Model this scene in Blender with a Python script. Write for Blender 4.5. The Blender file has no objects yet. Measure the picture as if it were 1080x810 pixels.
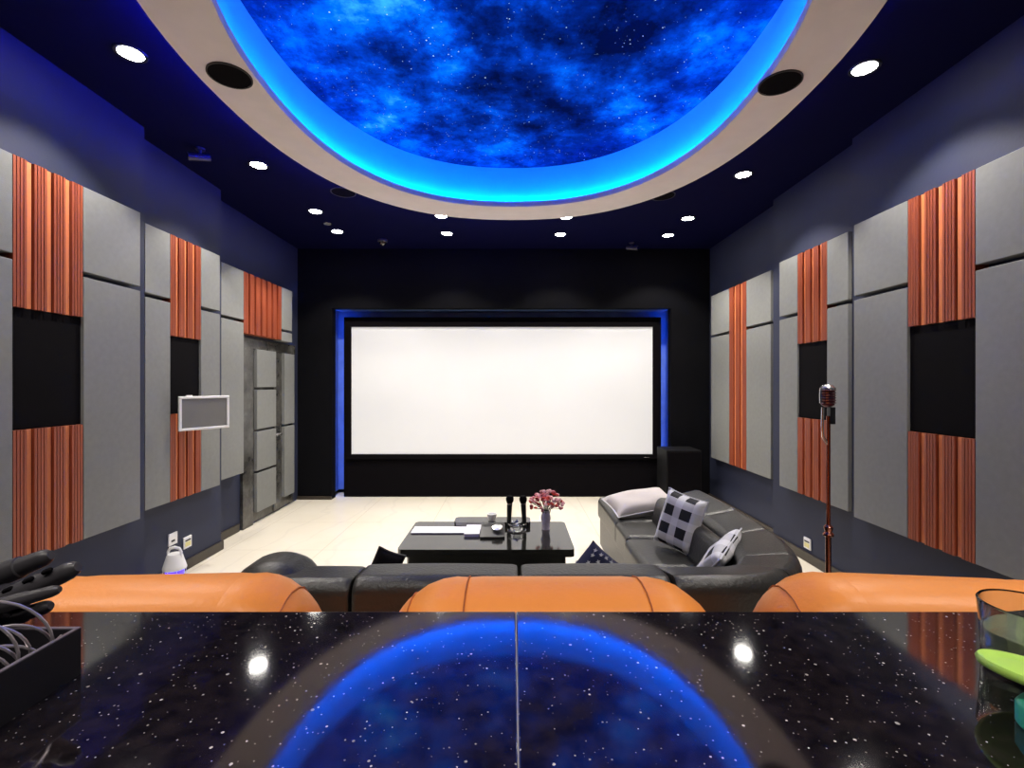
import bpy, bmesh, math, random
from mathutils import Vector, Matrix, Euler
random.seed(7)
PI = math.pi
C = bpy.context.scene.collection
SC = bpy.context.scene

# ------------------------------------------------------------------ camera, world, lights, exposure
EYE = 1.40
cam_d = bpy.data.cameras.new('camera')
cam_d.sensor_width = 36; cam_d.lens = 500 / 1080 * 36; cam_d.clip_start = 0.02
cam = bpy.data.objects.new('camera', cam_d); C.objects.link(cam)
cam.location = (0, 0, EYE); cam.rotation_euler = (PI / 2, 0, 0)
SC.camera = cam
w = bpy.data.worlds.new('world'); SC.world = w; w.use_nodes = True
w.node_tree.nodes['Background'].inputs[0].default_value = (0.02, 0.03, 0.06, 1)
w.node_tree.nodes['Background'].inputs[1].default_value = 0.2
SC.view_settings.view_transform = 'Standard'; SC.view_settings.look = 'None'
SC.view_settings.gamma = 1; SC.view_settings.use_curve_mapping = False
SC.view_settings.exposure = 0.0
SPOT_W = 112.0        # each ceiling downlight
SPOT_DEG = 107
COVE_W = 270.0        # blue strip light in the round recess
RIM_W = 180.0          # blue strip light on the outer rim of the ring
NICHE_W = 17.0        # blue strip beside the screen
SCREEN_E = 0.34

# ------------------------------------------------------------------ material helpers
def mat(name, col, rough=0.5, metal=0.0, var=0.12, scale=8.0, bump=0.0, bscale=60.0, spec=0.5, emit=None, es=0.0,
        trans=0.0, ior=1.45, coat=0.0, sheen=0.0):
    m = bpy.data.materials.new(name); m.use_nodes = True
    nt = m.node_tree; b = nt.nodes['Principled BSDF']
    tc = nt.nodes.new('ShaderNodeTexCoord')
    n = nt.nodes.new('ShaderNodeTexNoise'); n.inputs['Scale'].default_value = scale; n.inputs['Detail'].default_value = 4
    nt.links.new(tc.outputs['Object'], n.inputs['Vector'])
    r = nt.nodes.new('ShaderNodeValToRGB')
    r.color_ramp.elements[0].position = 0.3; r.color_ramp.elements[1].position = 0.7
    r.color_ramp.elements[0].color = tuple(c * (1 - var) for c in col) + (1,)
    r.color_ramp.elements[1].color = tuple(min(1, c * (1 + var)) for c in col) + (1,)
    nt.links.new(n.outputs[0], r.inputs[0]); nt.links.new(r.outputs[0], b.inputs['Base Color'])
    b.inputs['Roughness'].default_value = rough; b.inputs['Metallic'].default_value = metal
    b.inputs['Specular IOR Level'].default_value = spec; b.inputs['IOR'].default_value = ior
    b.inputs['Transmission Weight'].default_value = trans; b.inputs['Coat Weight'].default_value = coat
    b.inputs['Sheen Weight'].default_value = sheen
    if bump:
        n2 = nt.nodes.new('ShaderNodeTexNoise'); n2.inputs['Scale'].default_value = bscale; n2.inputs['Detail'].default_value = 3
        nt.links.new(tc.outputs['Object'], n2.inputs['Vector'])
        bp = nt.nodes.new('ShaderNodeBump'); bp.inputs['Strength'].default_value = bump; bp.inputs['Distance'].default_value = 0.01
        nt.links.new(n2.outputs[0], bp.inputs['Height']); nt.links.new(bp.outputs[0], b.inputs['Normal'])
    if emit:
        b.inputs['Emission Color'].default_value = emit + (1,); b.inputs['Emission Strength'].default_value = es
    return m

def ramp(nt, src, stops):
    r = nt.nodes.new('ShaderNodeValToRGB'); e = r.color_ramp.elements
    while len(e) < len(stops): e.new(0.5)
    for k, (p, c) in enumerate(stops):
        e[k].position = p; e[k].color = (c, c, c, 1) if not isinstance(c, tuple) else c + (1,)
    nt.links.new(src, r.inputs[0]); return r.outputs[0]
def mth(nt, op, a, b=None):
    n = nt.nodes.new('ShaderNodeMath'); n.operation = op
    for i, v in enumerate((a, b)):
        if v is None: continue
        if isinstance(v, (int, float)): n.inputs[i].default_value = v
        else: nt.links.new(v, n.inputs[i])
    return n.outputs[0]
def mixc(nt, f, a, b, mode='MIX'):
    n = nt.nodes.new('ShaderNodeMix'); n.data_type = 'RGBA'; n.blend_type = mode
    for i, v in ((0, f), (6, a), (7, b)):
        if isinstance(v, tuple): n.inputs[i].default_value = v + (1,)
        elif isinstance(v, (int, float)): n.inputs[i].default_value = v
        else: nt.links.new(v, n.inputs[i])
    return n.outputs[2]
def noise(nt, vec, scale, detail=4, rough=0.5, off=None):
    n = nt.nodes.new('ShaderNodeTexNoise'); n.inputs['Scale'].default_value = scale
    n.inputs['Detail'].default_value = detail; n.inputs['Roughness'].default_value = rough
    if off is not None:
        mp = nt.nodes.new('ShaderNodeMapping'); mp.inputs['Location'].default_value = off
        nt.links.new(vec, mp.inputs['Vector']); vec = mp.outputs[0]
    nt.links.new(vec, n.inputs['Vector']); return n.outputs[0]
def voro(nt, vec, scale, out='Distance', rnd=1.0):
    n = nt.nodes.new('ShaderNodeTexVoronoi'); n.inputs['Scale'].default_value = scale
    n.inputs['Randomness'].default_value = rnd
    nt.links.new(vec, n.inputs['Vector']); return n
def base(name):
    m = bpy.data.materials.new(name); m.use_nodes = True
    nt = m.node_tree; b = nt.nodes['Principled BSDF']
    tc = nt.nodes.new('ShaderNodeTexCoord'); return m, nt, b, tc.outputs['Object']

M = {}
M['navy'] = mat('navy_paint', (0.017, 0.022, 0.050), 0.65, var=0.06, scale=3, bump=0.05)
M['ceil'] = mat('dark_ceiling_paint', (0.0022, 0.0024, 0.030), 0.8, var=0.05, spec=0.08)
M['black'] = mat('black_fabric', (0.0026, 0.0020, 0.0030), 0.9, spec=0.1, bump=0.1, bscale=300)
M['blackwall'] = mat('black_wall_cloth', (0.0035, 0.0035, 0.0048), 0.9, spec=0.1)
M['grey'] = mat('grey_fabric', (0.205, 0.211, 0.203), 0.9, var=0.04, scale=30, bump=0.15, bscale=400, spec=0.2)
M['ring'] = mat('beige_ring_paint', (0.78, 0.71, 0.71), 0.7, var=0.03)
M['cove'] = mat('cove_led_glow_tint', (0.10, 0.52, 0.92), 0.6, var=0.02)  # blue LED glow put into the recess wall's base colour
M['baseboard'] = mat('brown_baseboard', (0.035, 0.027, 0.020), 0.35, scale=20)
M['skirt'] = M['baseboard']
M['leather'] = mat('black_leather', (0.026, 0.026, 0.024), 0.34, bump=0.25, bscale=90, var=0.15)
M['leather_seam'] = mat('leather_piping', (0.012, 0.012, 0.012), 0.4)
M['orange'] = mat('orange_leather', (0.86, 0.285, 0.045), 0.42, bump=0.08, bscale=120, var=0.07, scale=5)
M['orange_dk'] = mat('orange_thread', (0.42, 0.11, 0.022), 0.6)
M['metal'] = mat('brushed_steel', (0.6, 0.6, 0.6), 0.25, 1.0)
M['rose'] = mat('rose_bronze_metal', (0.36, 0.13, 0.09), 0.25, 1.0)
M['redgrille'] = mat('dark_red_grille', (0.10, 0.015, 0.025), 0.3, 0.6)
M['white'] = mat('white_plastic', (0.78, 0.78, 0.78), 0.4, var=0.03)
M['ivory'] = mat('yellow_ivory_plastic', (0.72, 0.66, 0.28), 0.4, var=0.03)
M['darkplastic'] = mat('dark_plastic', (0.012, 0.012, 0.014), 0.35)
M['greyplastic'] = mat('grey_black_plastic', (0.045, 0.042, 0.048), 0.38)
M['panelscreen'] = mat('grey_display', (0.20, 0.20, 0.19), 0.25, var=0.04)
M['gloss'] = mat('black_lacquer', (0.010, 0.010, 0.009), 0.10, var=0.05, spec=0.9, ior=1.7)
M['paper'] = mat('white_paper', (0.85, 0.83, 0.90), 0.6, var=0.02)
M['lilac'] = mat('lilac_edge', (0.35, 0.33, 0.55), 0.6)
M['vase'] = mat('mauve_porcelain', (0.46, 0.42, 0.52), 0.15, var=0.2, scale=30)
M['stem'] = mat('dark_green_stem', (0.03, 0.05, 0.02), 0.6)
M['pink'] = mat('pink_petal', (0.62, 0.20, 0.24), 0.6, var=0.25, scale=40)
M['palepink'] = mat('pale_pink_petal', (0.75, 0.42, 0.45), 0.6, var=0.2, scale=40)
M['redpetal'] = mat('red_petal', (0.60, 0.06, 0.04), 0.6, var=0.25, scale=40)
M['pillow'] = mat('pale_grey_linen', (0.50, 0.46, 0.45), 0.9, bump=0.2, bscale=250, var=0.05)
M['navycloth'] = mat('navy_cotton', (0.014, 0.016, 0.05), 0.9, bump=0.1)
M['whitecloth'] = mat('white_cotton', (0.7, 0.7, 0.74), 0.9)
M['bluelens'] = mat('blue_lamp_lens', (0.1, 0.1, 0.8), 0.3, emit=(0.06, 0.02, 1.0), es=2.0)
M['ledblue'] = mat('blue_led_strip', (0.1, 0.3, 1.0), 0.5, emit=(0.0, 0.20, 1.0), es=COVE_W)
M['ledrim'] = mat('deep_blue_led_strip', (0.05, 0.05, 1.0), 0.5, emit=(0.0, 0.01, 1.0), es=RIM_W)
M['ledniche'] = mat('niche_blue_led_strip', (0.1, 0.2, 1.0), 0.5, emit=(0.004, 0.15, 1.0), es=NICHE_W)
M['nicheblue'] = mat('niche_lining', (0.12, 0.20, 0.45), 0.6)
M['lamp'] = mat('downlight_lens', (1, 1, 1), 0.3, emit=(1.0, 0.96, 0.90), es=60.0)
M['lime'] = mat('lime_plastic', (0.52, 0.84, 0.14), 0.35, var=0.08, scale=12)
M['teal'] = mat('teal_plastic', (0.07, 0.62, 0.42), 0.35)
M['silvercable'] = mat('silver_cable', (0.55, 0.50, 0.52), 0.3, 0.7)
M['water'] = mat('tea_in_glass', (0.72, 0.82, 0.58), 0.05, trans=0.85, ior=1.33, var=0.02)
M['glass'] = mat('clear_glass', (0.97, 0.99, 0.96), 0.03, trans=1.0, ior=1.45, var=0.0)
M['screen'] = mat('projection_screen', (0.5, 0.5, 0.5), 0.9, var=0.03, scale=0.7, emit=(1.0, 0.99, 0.975), es=SCREEN_E)
M['counterbody'] = mat('dark_bar_front', (0.02, 0.015, 0.014), 0.4)
M['tray'] = mat('black_tray_plastic', (0.008, 0.007, 0.010), 0.5)
M['tray_rim'] = mat('tray_rim_edge', (0.16, 0.14, 0.17), 0.3)

def wood(name, a, b_):
    m, nt, b, o = base(name)
    mp = nt.nodes.new('ShaderNodeMapping'); mp.inputs['Scale'].default_value = (30, 30, 0.7)
    nt.links.new(o, mp.inputs['Vector'])
    n = noise(nt, mp.outputs[0], 3.0, 5, 0.6)
    r = ramp(nt, n, [(0.3, a), (0.7, b_)])
    nt.links.new(r, b.inputs['Base Color']); b.inputs['Roughness'].default_value = 0.48
    return m
M['wood'] = wood('red_brown_wood', (0.20, 0.036, 0.016), (0.36, 0.082, 0.032))
M['woodlight'] = wood('orange_wood_slat', (0.58, 0.165, 0.055), (0.74, 0.25, 0.095))  # paler orange tone for the wide slats

def marble_dark():
    m, nt, b, o = base('dark_marble')
    n = noise(nt, o, 4.0, 8, 0.7)
    r = ramp(nt, n, [(0.35, (0.025, 0.024, 0.022)), (0.55, (0.07, 0.068, 0.062)), (0.8, (0.17, 0.17, 0.165))])
    nt.links.new(r, b.inputs['Base Color']); b.inputs['Roughness'].default_value = 0.25
    return m
M['marble'] = marble_dark()

def floor_mat():
    m, nt, b, o = base('cream_marble_tile')
    n = noise(nt, o, 1.1, 8, 0.62)
    w1 = nt.nodes.new('ShaderNodeTexWave'); w1.inputs['Scale'].default_value = 0.9; w1.inputs['Distortion'].default_value = 9
    w1.inputs['Detail'].default_value = 4
    nt.links.new(o, w1.inputs['Vector'])
    c = ramp(nt, n, [(0.3, (0.70, 0.64, 0.52)), (0.6, (0.76, 0.71, 0.60))])
    v = ramp(nt, w1.outputs[1], [(0.0, 1.0), (0.035, 0.0)])
    f = mth(nt, 'MULTIPLY', v, 0.14)
    c2 = mixc(nt, f, c, (0.40, 0.37, 0.33))
    br = nt.nodes.new('ShaderNodeTexBrick'); br.inputs['Scale'].default_value = 1.0
    br.offset = 0; br.inputs['Brick Width'].default_value = 0.8; br.inputs['Row Height'].default_value = 0.8
    br.inputs['Mortar Size'].default_value = 0.003
    br.inputs['Color1'].default_value = (1, 1, 1, 1); br.inputs['Color2'].default_value = (1, 1, 1, 1); br.inputs['Mortar'].default_value = (0.75, 0.7, 0.64, 1)
    nt.links.new(o, br.inputs['Vector'])
    c3 = mixc(nt, 1.0, c2, br.outputs[0], 'MULTIPLY')
    nt.links.new(c3, b.inputs['Base Color']); b.inputs['Roughness'].default_value = 0.28
    return m
M['floor'] = floor_mat()

def granite():
    m, nt, b, o = base('black_galaxy_granite')
    n = noise(nt, o, 60, 5, 0.6)
    c = ramp(nt, n, [(0.35, (0.0045, 0.0035, 0.0045)), (0.7, (0.018, 0.013, 0.014))])
    tot = None
    for sc, th, keep, off in ((70, 0.105, 0.66, (0, 0, 0)), (150, 0.17, 0.66, (3.1, 1.7, 0)), (300, 0.24, 0.60, (7.3, 2.2, 0))):
        mp = nt.nodes.new('ShaderNodeMapping'); mp.inputs['Location'].default_value = off
        nt.links.new(o, mp.inputs['Vector'])
        v = voro(nt, mp.outputs[0], sc)
        sep = nt.nodes.new('ShaderNodeSeparateColor'); nt.links.new(v.outputs['Color'], sep.inputs[0])
        size = mth(nt, 'MULTIPLY', sep.outputs[1], th)
        near = mth(nt, 'LESS_THAN', v.outputs['Distance'], size)
        k = mth(nt, 'GREATER_THAN', sep.outputs[0], keep)
        f = mth(nt, 'MULTIPLY', near, k)
        f = mth(nt, 'MULTIPLY', f, mth(nt, 'ADD', mth(nt, 'MULTIPLY', mth(nt, 'POWER', sep.outputs[2], 2.0), 0.95), 0.05))
        tot = f if tot is None else mth(nt, 'MAXIMUM', tot, f)
    c2 = mixc(nt, tot, c, (0.95, 0.88, 0.85))
    nt.links.new(c2, b.inputs['Base Color'])
    b.inputs['Roughness'].default_value = 0.06; b.inputs['IOR'].default_value = 1.95
    return m
M['granite'] = granite()

def sky_mat():
    m, nt, b, o = base('night_sky_print')
    a1 = noise(nt, o, 0.9, 7, 0.62, (1.3, 4.2, 0)); a2 = noise(nt, o, 2.1, 8, 0.68, (5.3, 0.2, 0))
    s = mth(nt, 'MULTIPLY', a1, a2)
    col = ramp(nt, s, [(0.16, (0.0, 0.002, 0.03)), (0.215, (0.0, 0.013, 0.17)), (0.265, (0.0, 0.045, 0.50)),
                       (0.325, (0.0, 0.15, 0.95)), (0.44, (0.06, 0.60, 1.0))])
    # nebula fades to deep navy near the front rim of the print
    tot = None
    for sc, th, keep in ((16, 0.075, 0.40), (34, 0.11, 0.55), (60, 0.11, 0.60)):
        v = voro(nt, o, sc)
        sep = nt.nodes.new('ShaderNodeSeparateColor'); nt.links.new(v.outputs['Color'], sep.inputs[0])
        size = mth(nt, 'MULTIPLY', sep.outputs[1], th)
        f = mth(nt, 'MULTIPLY', mth(nt, 'LESS_THAN', v.outputs['Distance'], size), mth(nt, 'GREATER_THAN', sep.outputs[0], keep))
        tot = f if tot is None else mth(nt, 'MAXIMUM', tot, f)
    c2 = mixc(nt, tot, col, (0.55, 0.75, 1.0))
    nt.links.new(c2, b.inputs['Emission Color']); b.inputs['Emission Strength'].default_value = 1.25
    b.inputs['Base Color'].default_value = (0.002, 0.004, 0.02, 1); b.inputs['Roughness'].default_value = 0.9; b.inputs['Specular IOR Level'].default_value = 0.0
    return m
M['sky'] = sky_mat()

def plaid():
    m, nt, b, o = base('black_white_check')
    sep = nt.nodes.new('ShaderNodeSeparateXYZ'); nt.links.new(o, sep.inputs[0])
    def st(s):
        return mth(nt, 'GREATER_THAN', mth(nt, 'FRACT', mth(nt, 'ADD', mth(nt, 'MULTIPLY', s, 9.6), 0.25)), 0.43)
    a = st(sep.outputs[0]); c = st(sep.outputs[1])
    s = mth(nt, 'MULTIPLY', mth(nt, 'ADD', a, c), 0.5)
    col = ramp(nt, s, [(0.0, (0.72, 0.72, 0.76)), (0.5, (0.58, 0.58, 0.60)), (1.0, (0.012, 0.012, 0.016))])
    # chequer: strong black squares, lighter crossings
    nt.links.new(col, b.inputs['Base Color']); b.inputs['Roughness'].default_value = 0.9
    return m
M['plaid'] = plaid()

# ------------------------------------------------------------------ mesh helpers
def new(): return bmesh.new()
def box(bm, lo, hi, bev=0.0, seg=2, mi=0, rot=None, piv=None):
    lo = Vector(lo); hi = Vector(hi); c = (lo + hi) / 2; d = hi - lo
    r = bmesh.ops.create_cube(bm, size=1.0)
    vs = r['verts']
    for v in vs: v.co = Vector((v.co.x * d.x, v.co.y * d.y, v.co.z * d.z))
    if bev:
        es = list({e for v in vs for e in v.link_edges})
        r2 = bmesh.ops.bevel(bm, geom=es, offset=bev, segments=seg, profile=0.5, affect='EDGES')
        vs = list({v for f in r2['faces'] for v in f.verts} | {v for v in vs if v.is_valid})
    m = Matrix.Translation(c)
    if rot:
        R = Euler(rot).to_matrix().to_4x4()
        if piv is not None: m = Matrix.Translation(Vector(piv)) @ R @ Matrix.Translation(c - Vector(piv))
        else: m = m @ R
    fs = set()
    for v in vs:
        v.co = m @ v.co
        for f in v.link_faces: fs.add(f)
    for f in fs: f.material_index = mi
    return vs
def lathe(bm, prof, seg=24, c=(0, 0, 0), cap=True, mat_=None, mi=0):
    c = Vector(c); rings = []
    for r, z in prof:
        ring = []
        for k in range(seg):
            a = 2 * PI * k / seg
            p = Vector((r * math.cos(a), r * math.sin(a), z))
            if mat_ is not None: p = mat_ @ p
            ring.append(bm.verts.new(c + p))
        rings.append(ring)
    for i in range(len(rings) - 1):
        for k in range(seg):
            f = bm.faces.new((rings[i][k], rings[i][(k + 1) % seg], rings[i + 1][(k + 1) % seg], rings[i + 1][k])); f.material_index = mi
    if cap:
        f = bm.faces.new(list(reversed(rings[0]))); f.material_index = mi
        f = bm.faces.new(rings[-1]); f.material_index = mi
def tube(bm, pts, r, seg=10, cap=True, mi=0, closed=False):
    pts = [Vector(p) for p in pts]; n = len(pts); rings = []
    rs = r if isinstance(r, (list, tuple)) else [r] * n
    up = Vector((0.123, 0.31, 0.94)).normalized()
    for i, p in enumerate(pts):
        if closed: t = pts[(i + 1) % n] - pts[i - 1]
        else: t = pts[min(i + 1, n - 1)] - pts[max(i - 1, 0)]
        t.normalize()
        u = up - t * up.dot(t)
        if u.length < 1e-3: u = Vector((1, 0, 0)) - t * t.x
        u.normalize(); up = u; v = t.cross(u)
        rings.append([bm.verts.new(p + (u * math.cos(2 * PI * k / seg) + v * math.sin(2 * PI * k / seg)) * rs[i]) for k in range(seg)])
    for i in range(n if closed else n - 1):
        a = rings[i]; b = rings[(i + 1) % n]
        for k in range(seg):
            f = bm.faces.new((a[k], a[(k + 1) % seg], b[(k + 1) % seg], b[k])); f.material_index = mi
    if cap and not closed:
        bm.faces.new(list(reversed(rings[0]))).material_index = mi; bm.faces.new(rings[-1]).material_index = mi
def loft(bm, rings, cap=True, mi=0, loop=False):
    R = [[bm.verts.new(p) for p in r] for r in rings]; n = len(R[0])
    for i in range(len(R) if loop else len(R) - 1):
        a = R[i]; b = R[(i + 1) % len(R)]
        for k in range(n):
            bm.faces.new((a[k], a[(k + 1) % n], b[(k + 1) % n], b[k])).material_index = mi
    if cap and not loop:
        bm.faces.new(list(reversed(R[0]))).material_index = mi; bm.faces.new(R[-1]).material_index = mi
def obj(name, bm, m, parent=None, smooth=35, label=None):
    bmesh.ops.recalc_face_normals(bm, faces=bm.faces[:])
    me = bpy.data.meshes.new(name); bm.to_mesh(me); bm.free()
    for x in (m if isinstance(m, (list, tuple)) else [m]): me.materials.append(x)
    if smooth:
        me.shade_smooth(); me.set_sharp_from_angle(angle=math.radians(smooth))
    o = bpy.data.objects.new(name, me); C.objects.link(o)
    if smooth:
        wn = o.modifiers.new('weighted_normals', 'WEIGHTED_NORMAL'); wn.keep_sharp = True; wn.weight = 100
    if parent is not None: o.parent = parent
    if label: o['label'] = label
    return o
def thing(name, label, cat, loc=(0, 0, 0), rz=0.0, group=None, rot=None):
    o = bpy.data.objects.new(name, None); C.objects.link(o); o.empty_display_size = 0.1
    o.location = loc; o.rotation_euler = rot if rot else (0, 0, rz)
    o['label'] = label; o['category'] = cat
    if group: o['group'] = group
    return o
def tag(o, label, cat, group=None, kind=None):
    o['label'] = label; o['category'] = cat
    if group: o['group'] = group
    if kind: o['kind'] = kind
    return o
def struct(name, bm, m, parent=None, smooth=35):
    o = obj(name, bm, m, parent, smooth)
    if parent is None: o['kind'] = 'structure'
    return o
def dup(root, loc, label, rz=None):
    r = root.copy(); C.objects.link(r); r.location = loc
    if rz is not None: r.rotation_euler = (0, 0, rz)
    r['label'] = label
    for ch in list(root.children):
        c = ch.copy(); C.objects.link(c); c.parent = r
        for g in ch.children:
            d = g.copy(); C.objects.link(d); d.parent = c
    return r
def shadebox(name, lo, hi, m, bev=0.0, parent=None, kind=None):
    bm = new(); box(bm, lo, hi, bev); return obj(name, bm, m, parent)

# ------------------------------------------------------------------ room shell
CEIL = EYE + 1.64
BACKY = 5.75
REAR = -2.2
# left wall steps outward with depth, right wall too
LW = [(REAR, 3.03, 2.35), (3.03, 4.007, 2.46), (4.007, 6.5, 2.60)]
RW = [(REAR, 3.17, 2.275), (3.17, 4.23, 2.33), (4.23, 6.5, 2.40)]
def wall(name, segs, s):
    for y0, y1, x in segs:
        bm = new(); a, b = sorted((s * x, s * 2.9)); box(bm, (a, y0, 0), (b, y1, CEIL + 0.35)); struct(name, bm, M['navy'], smooth=0)
wall('wall_left', LW, -1); wall('wall_right', RW, 1)
bm = new(); box(bm, (-3, REAR - 0.2, -0.1), (3, 6.7, 0)); struct('floor', bm, M['floor'])
bm = new(); box(bm, (-2.35, REAR - 0.15, 0), (2.275, REAR, CEIL + 0.35)); struct('wall_rear', bm, M['navy'])
# front wall (screen wall) with the niche opening
NX0, NX1, NZ = -2.185, 1.93, 2.32
bm = new()
box(bm, (-2.60, BACKY, 0), (NX0, BACKY + 0.12, CEIL))
box(bm, (NX1, BACKY, 0), (2.40, BACKY + 0.12, CEIL))
box(bm, (NX0, BACKY, NZ), (NX1, BACKY + 0.12, CEIL))
box(bm, (-2.60, 6.15, 0), (2.40, 6.3, CEIL))
struct('wall_front', bm, M['blackwall'])
bm = new()
box(bm, (NX0 - 0.045, 6.08, 0.05), (NX1 + 0.045, 6.10, NZ + 0.03))
o = struct('trim_4', bm, M['nicheblue'])
bm = new(); box(bm, (-2.60, BACKY - 0.015, 0), (NX0, BACKY, 0.04)); box(bm, (NX1, BACKY - 0.015, 0), (2.40, BACKY, 0.04))
struct('baseboard_front', bm, M['baseboard'])
for name, segs, s in (('baseboard_left', LW, -1), ('baseboard_right', RW, 1)):
    bm = new()
    for i, (y0, y1, x) in enumerate(segs):
        if name == 'baseboard_left' and i == 2: y1 = 4.50
        y1 = min(y1, BACKY)
        a, b = sorted((s * x, s * (x - 0.016)))
        box(bm, (a, y0, 0), (b, y1 + (0.0 if i == 2 else 0.0), 0.075), 0.003, 1)
        if i < 2:
            a, b = sorted((s * (x - 0.016), s * segs[i + 1][2]))
            box(bm, (a, y1, 0), (b, y1 + 0.016, 0.075), 0.003, 1)
    struct(name, bm, M['baseboard'])

# ceiling: dark sheet with an oval hole, dropped ring, round recess
CY = 2.5
def oval(a, b, n=2.25, N=96):      # a = half depth, b = half width
    out = []
    for k in range(N):
        t = 2 * PI * k / N; c, s = math.cos(t), math.sin(t)
        out.append((b * math.copysign(abs(c) ** (2 / n), c), CY + a * math.copysign(abs(s) ** (2 / n), s)))
    return out
def rect_at(N=96):
    out = []
    for k in range(N):
        t = 2 * PI * k / N; c, s = math.cos(t), math.sin(t)
        # hit of the ray with the rectangle
        xs = 2.9 / abs(c) if abs(c) > 1e-6 else 1e9
        ys = (4.0 if s > 0 else (CY - REAR)) / abs(s) if abs(s) > 1e-6 else 1e9
        r = min(xs, ys); out.append((c * r, CY + s * r))
    return out
REC = oval(1.575, 1.32)
HOLE = oval(1.592, 1.337)
bm = new(); inn = [bm.verts.new((x, y, CEIL)) for x, y in HOLE]; out = [bm.verts.new((x, y, CEIL)) for x, y in rect_at()]
inn2 = [bm.verts.new((x, y, CEIL + 0.04)) for x, y in HOLE]; out2 = [bm.verts.new((x, y, CEIL + 0.04)) for x, y in rect_at()]
for k in range(96):
    j = (k + 1) % 96
    bm.faces.new((inn[k], inn[j], out[j], out[k])); bm.faces.new((inn2[k], out2[k], out2[j], inn2[j]))
    bm.faces.new((inn[k], inn2[k], inn2[j], inn[j])); bm.faces.new((out[k], out[j], out2[j], out2[k]))
cor = []
struct('ceiling', bm, M['ceil'], smooth=20)
bm = new()   # flat strips that close the ceiling's corners
box(bm, (-2.9, REAR - 0.15, CEIL + 0.36), (2.9, 6.6, CEIL + 0.52)); struct('trim_5', bm, M['ceil'])

RZ = EYE + 1.50
def ringplate(bm, o0, i0, z0, z1):
    A = [bm.verts.new((x, y, z0)) for x, y in o0]; B = [bm.verts.new((x, y, z0)) for x, y in i0]
    A2 = [bm.verts.new((x, y, z1)) for x, y in o0]; B2 = [bm.verts.new((x, y, z1)) for x, y in i0]
    n = len(A)
    for k in range(n):
        j = (k + 1) % n
        bm.faces.new((A[k], B[k], B[j], A[j])); bm.faces.new((A2[k], A2[j], B2[j], B2[k]))
        bm.faces.new((A[k], A[j], A2[j], A2[k])); bm.faces.new((B[k], B2[k], B2[j], B[j]))
bm = new(); ringplate(bm, oval(1.835, 1.535), REC, RZ + 0.008, RZ + 0.045); ringplate(bm, oval(1.835, 1.535), oval(1.51, 1.26), RZ, RZ + 0.008)
ringplate(bm, oval(1.518, 1.268), oval(1.51, 1.26), RZ + 0.008, RZ + 0.045); struct('trim_1', bm, M['ring'], smooth=40)
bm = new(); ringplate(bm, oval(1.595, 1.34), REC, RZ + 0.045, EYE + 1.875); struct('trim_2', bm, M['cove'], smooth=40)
# star ceiling sheet
bm = new(); vs = [bm.verts.new((x, y, 0)) for x, y in REC]; vs2 = [bm.verts.new((x, y, 0.02)) for x, y in REC]
bm.faces.new(vs); bm.faces.new(list(reversed(vs2)))
for k in range(96): bm.faces.new((vs[k], vs[(k + 1) % 96], vs2[(k + 1) % 96], vs2[k]))
o = obj('star_ceiling', bm, M['sky'], smooth=0); o.location = (0, 0, EYE + 1.856)
tag(o, 'oval backlit ceiling print of a blue nebula full of small stars', 'ceiling panel')
def strip(pts, z, r, name, m, label, lo=0, hi=None, sc=1.0):
    bm = new(); P = [(x, y, z) for x, y in pts]
    tube(bm, P if hi is None else P[lo:hi], r, 6, closed=hi is None)
    o = obj(name, bm, m); tag(o, label, 'led strip'); return o
strip(oval(1.545, 1.294), RZ + 0.026, 0.008, 'led_strip', M['ledblue'], 'bright blue light strip hidden on top of the inner lip of the ceiling ring')
# outer rim: left half and far end only
P = oval(1.79, 1.49, N=96)
strip(P, RZ + 0.058, 0.008, 'led_strip', M['ledrim'], 'deep blue light strip hidden above the outer rim of the ceiling ring', 22, 72)
strip(P[73:] + P[:21], RZ + 0.058, 0.0009, 'led_strip', M['ledrim'], 'faint deep blue light strip above the right outer rim of the ceiling ring', 0, 44)

# niche strips
def nstrip(lo, hi, label):
    bm = new(); box(bm, lo, hi); o = obj('led_strip', bm, M['ledniche']); tag(o, label, 'led strip')
nstrip((NX0 - 0.030, 5.90, 0.06), (NX0 - 0.018, 5.915, NZ - 0.02), 'blue vertical light strip inside the niche on the left of the screen')
nstrip((NX1 + 0.018, 5.90, 0.06), (NX1 + 0.030, 5.915, NZ - 0.02), 'blue vertical light strip inside the niche on the right of the screen')
bm = new()
box(bm, (NX0 - 0.08, BACKY + 0.121, 0.04), (NX0 - 0.045, 6.08, NZ + 0.03)); box(bm, (NX1 + 0.045, BACKY + 0.121, 0.04), (NX1 + 0.08, 6.08, NZ + 0.03))
box(bm, (NX0, BACKY + 0.121, NZ + 0.0), (NX1, 6.08, NZ + 0.03))
struct('trim_3', bm, M['nicheblue'])

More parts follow.
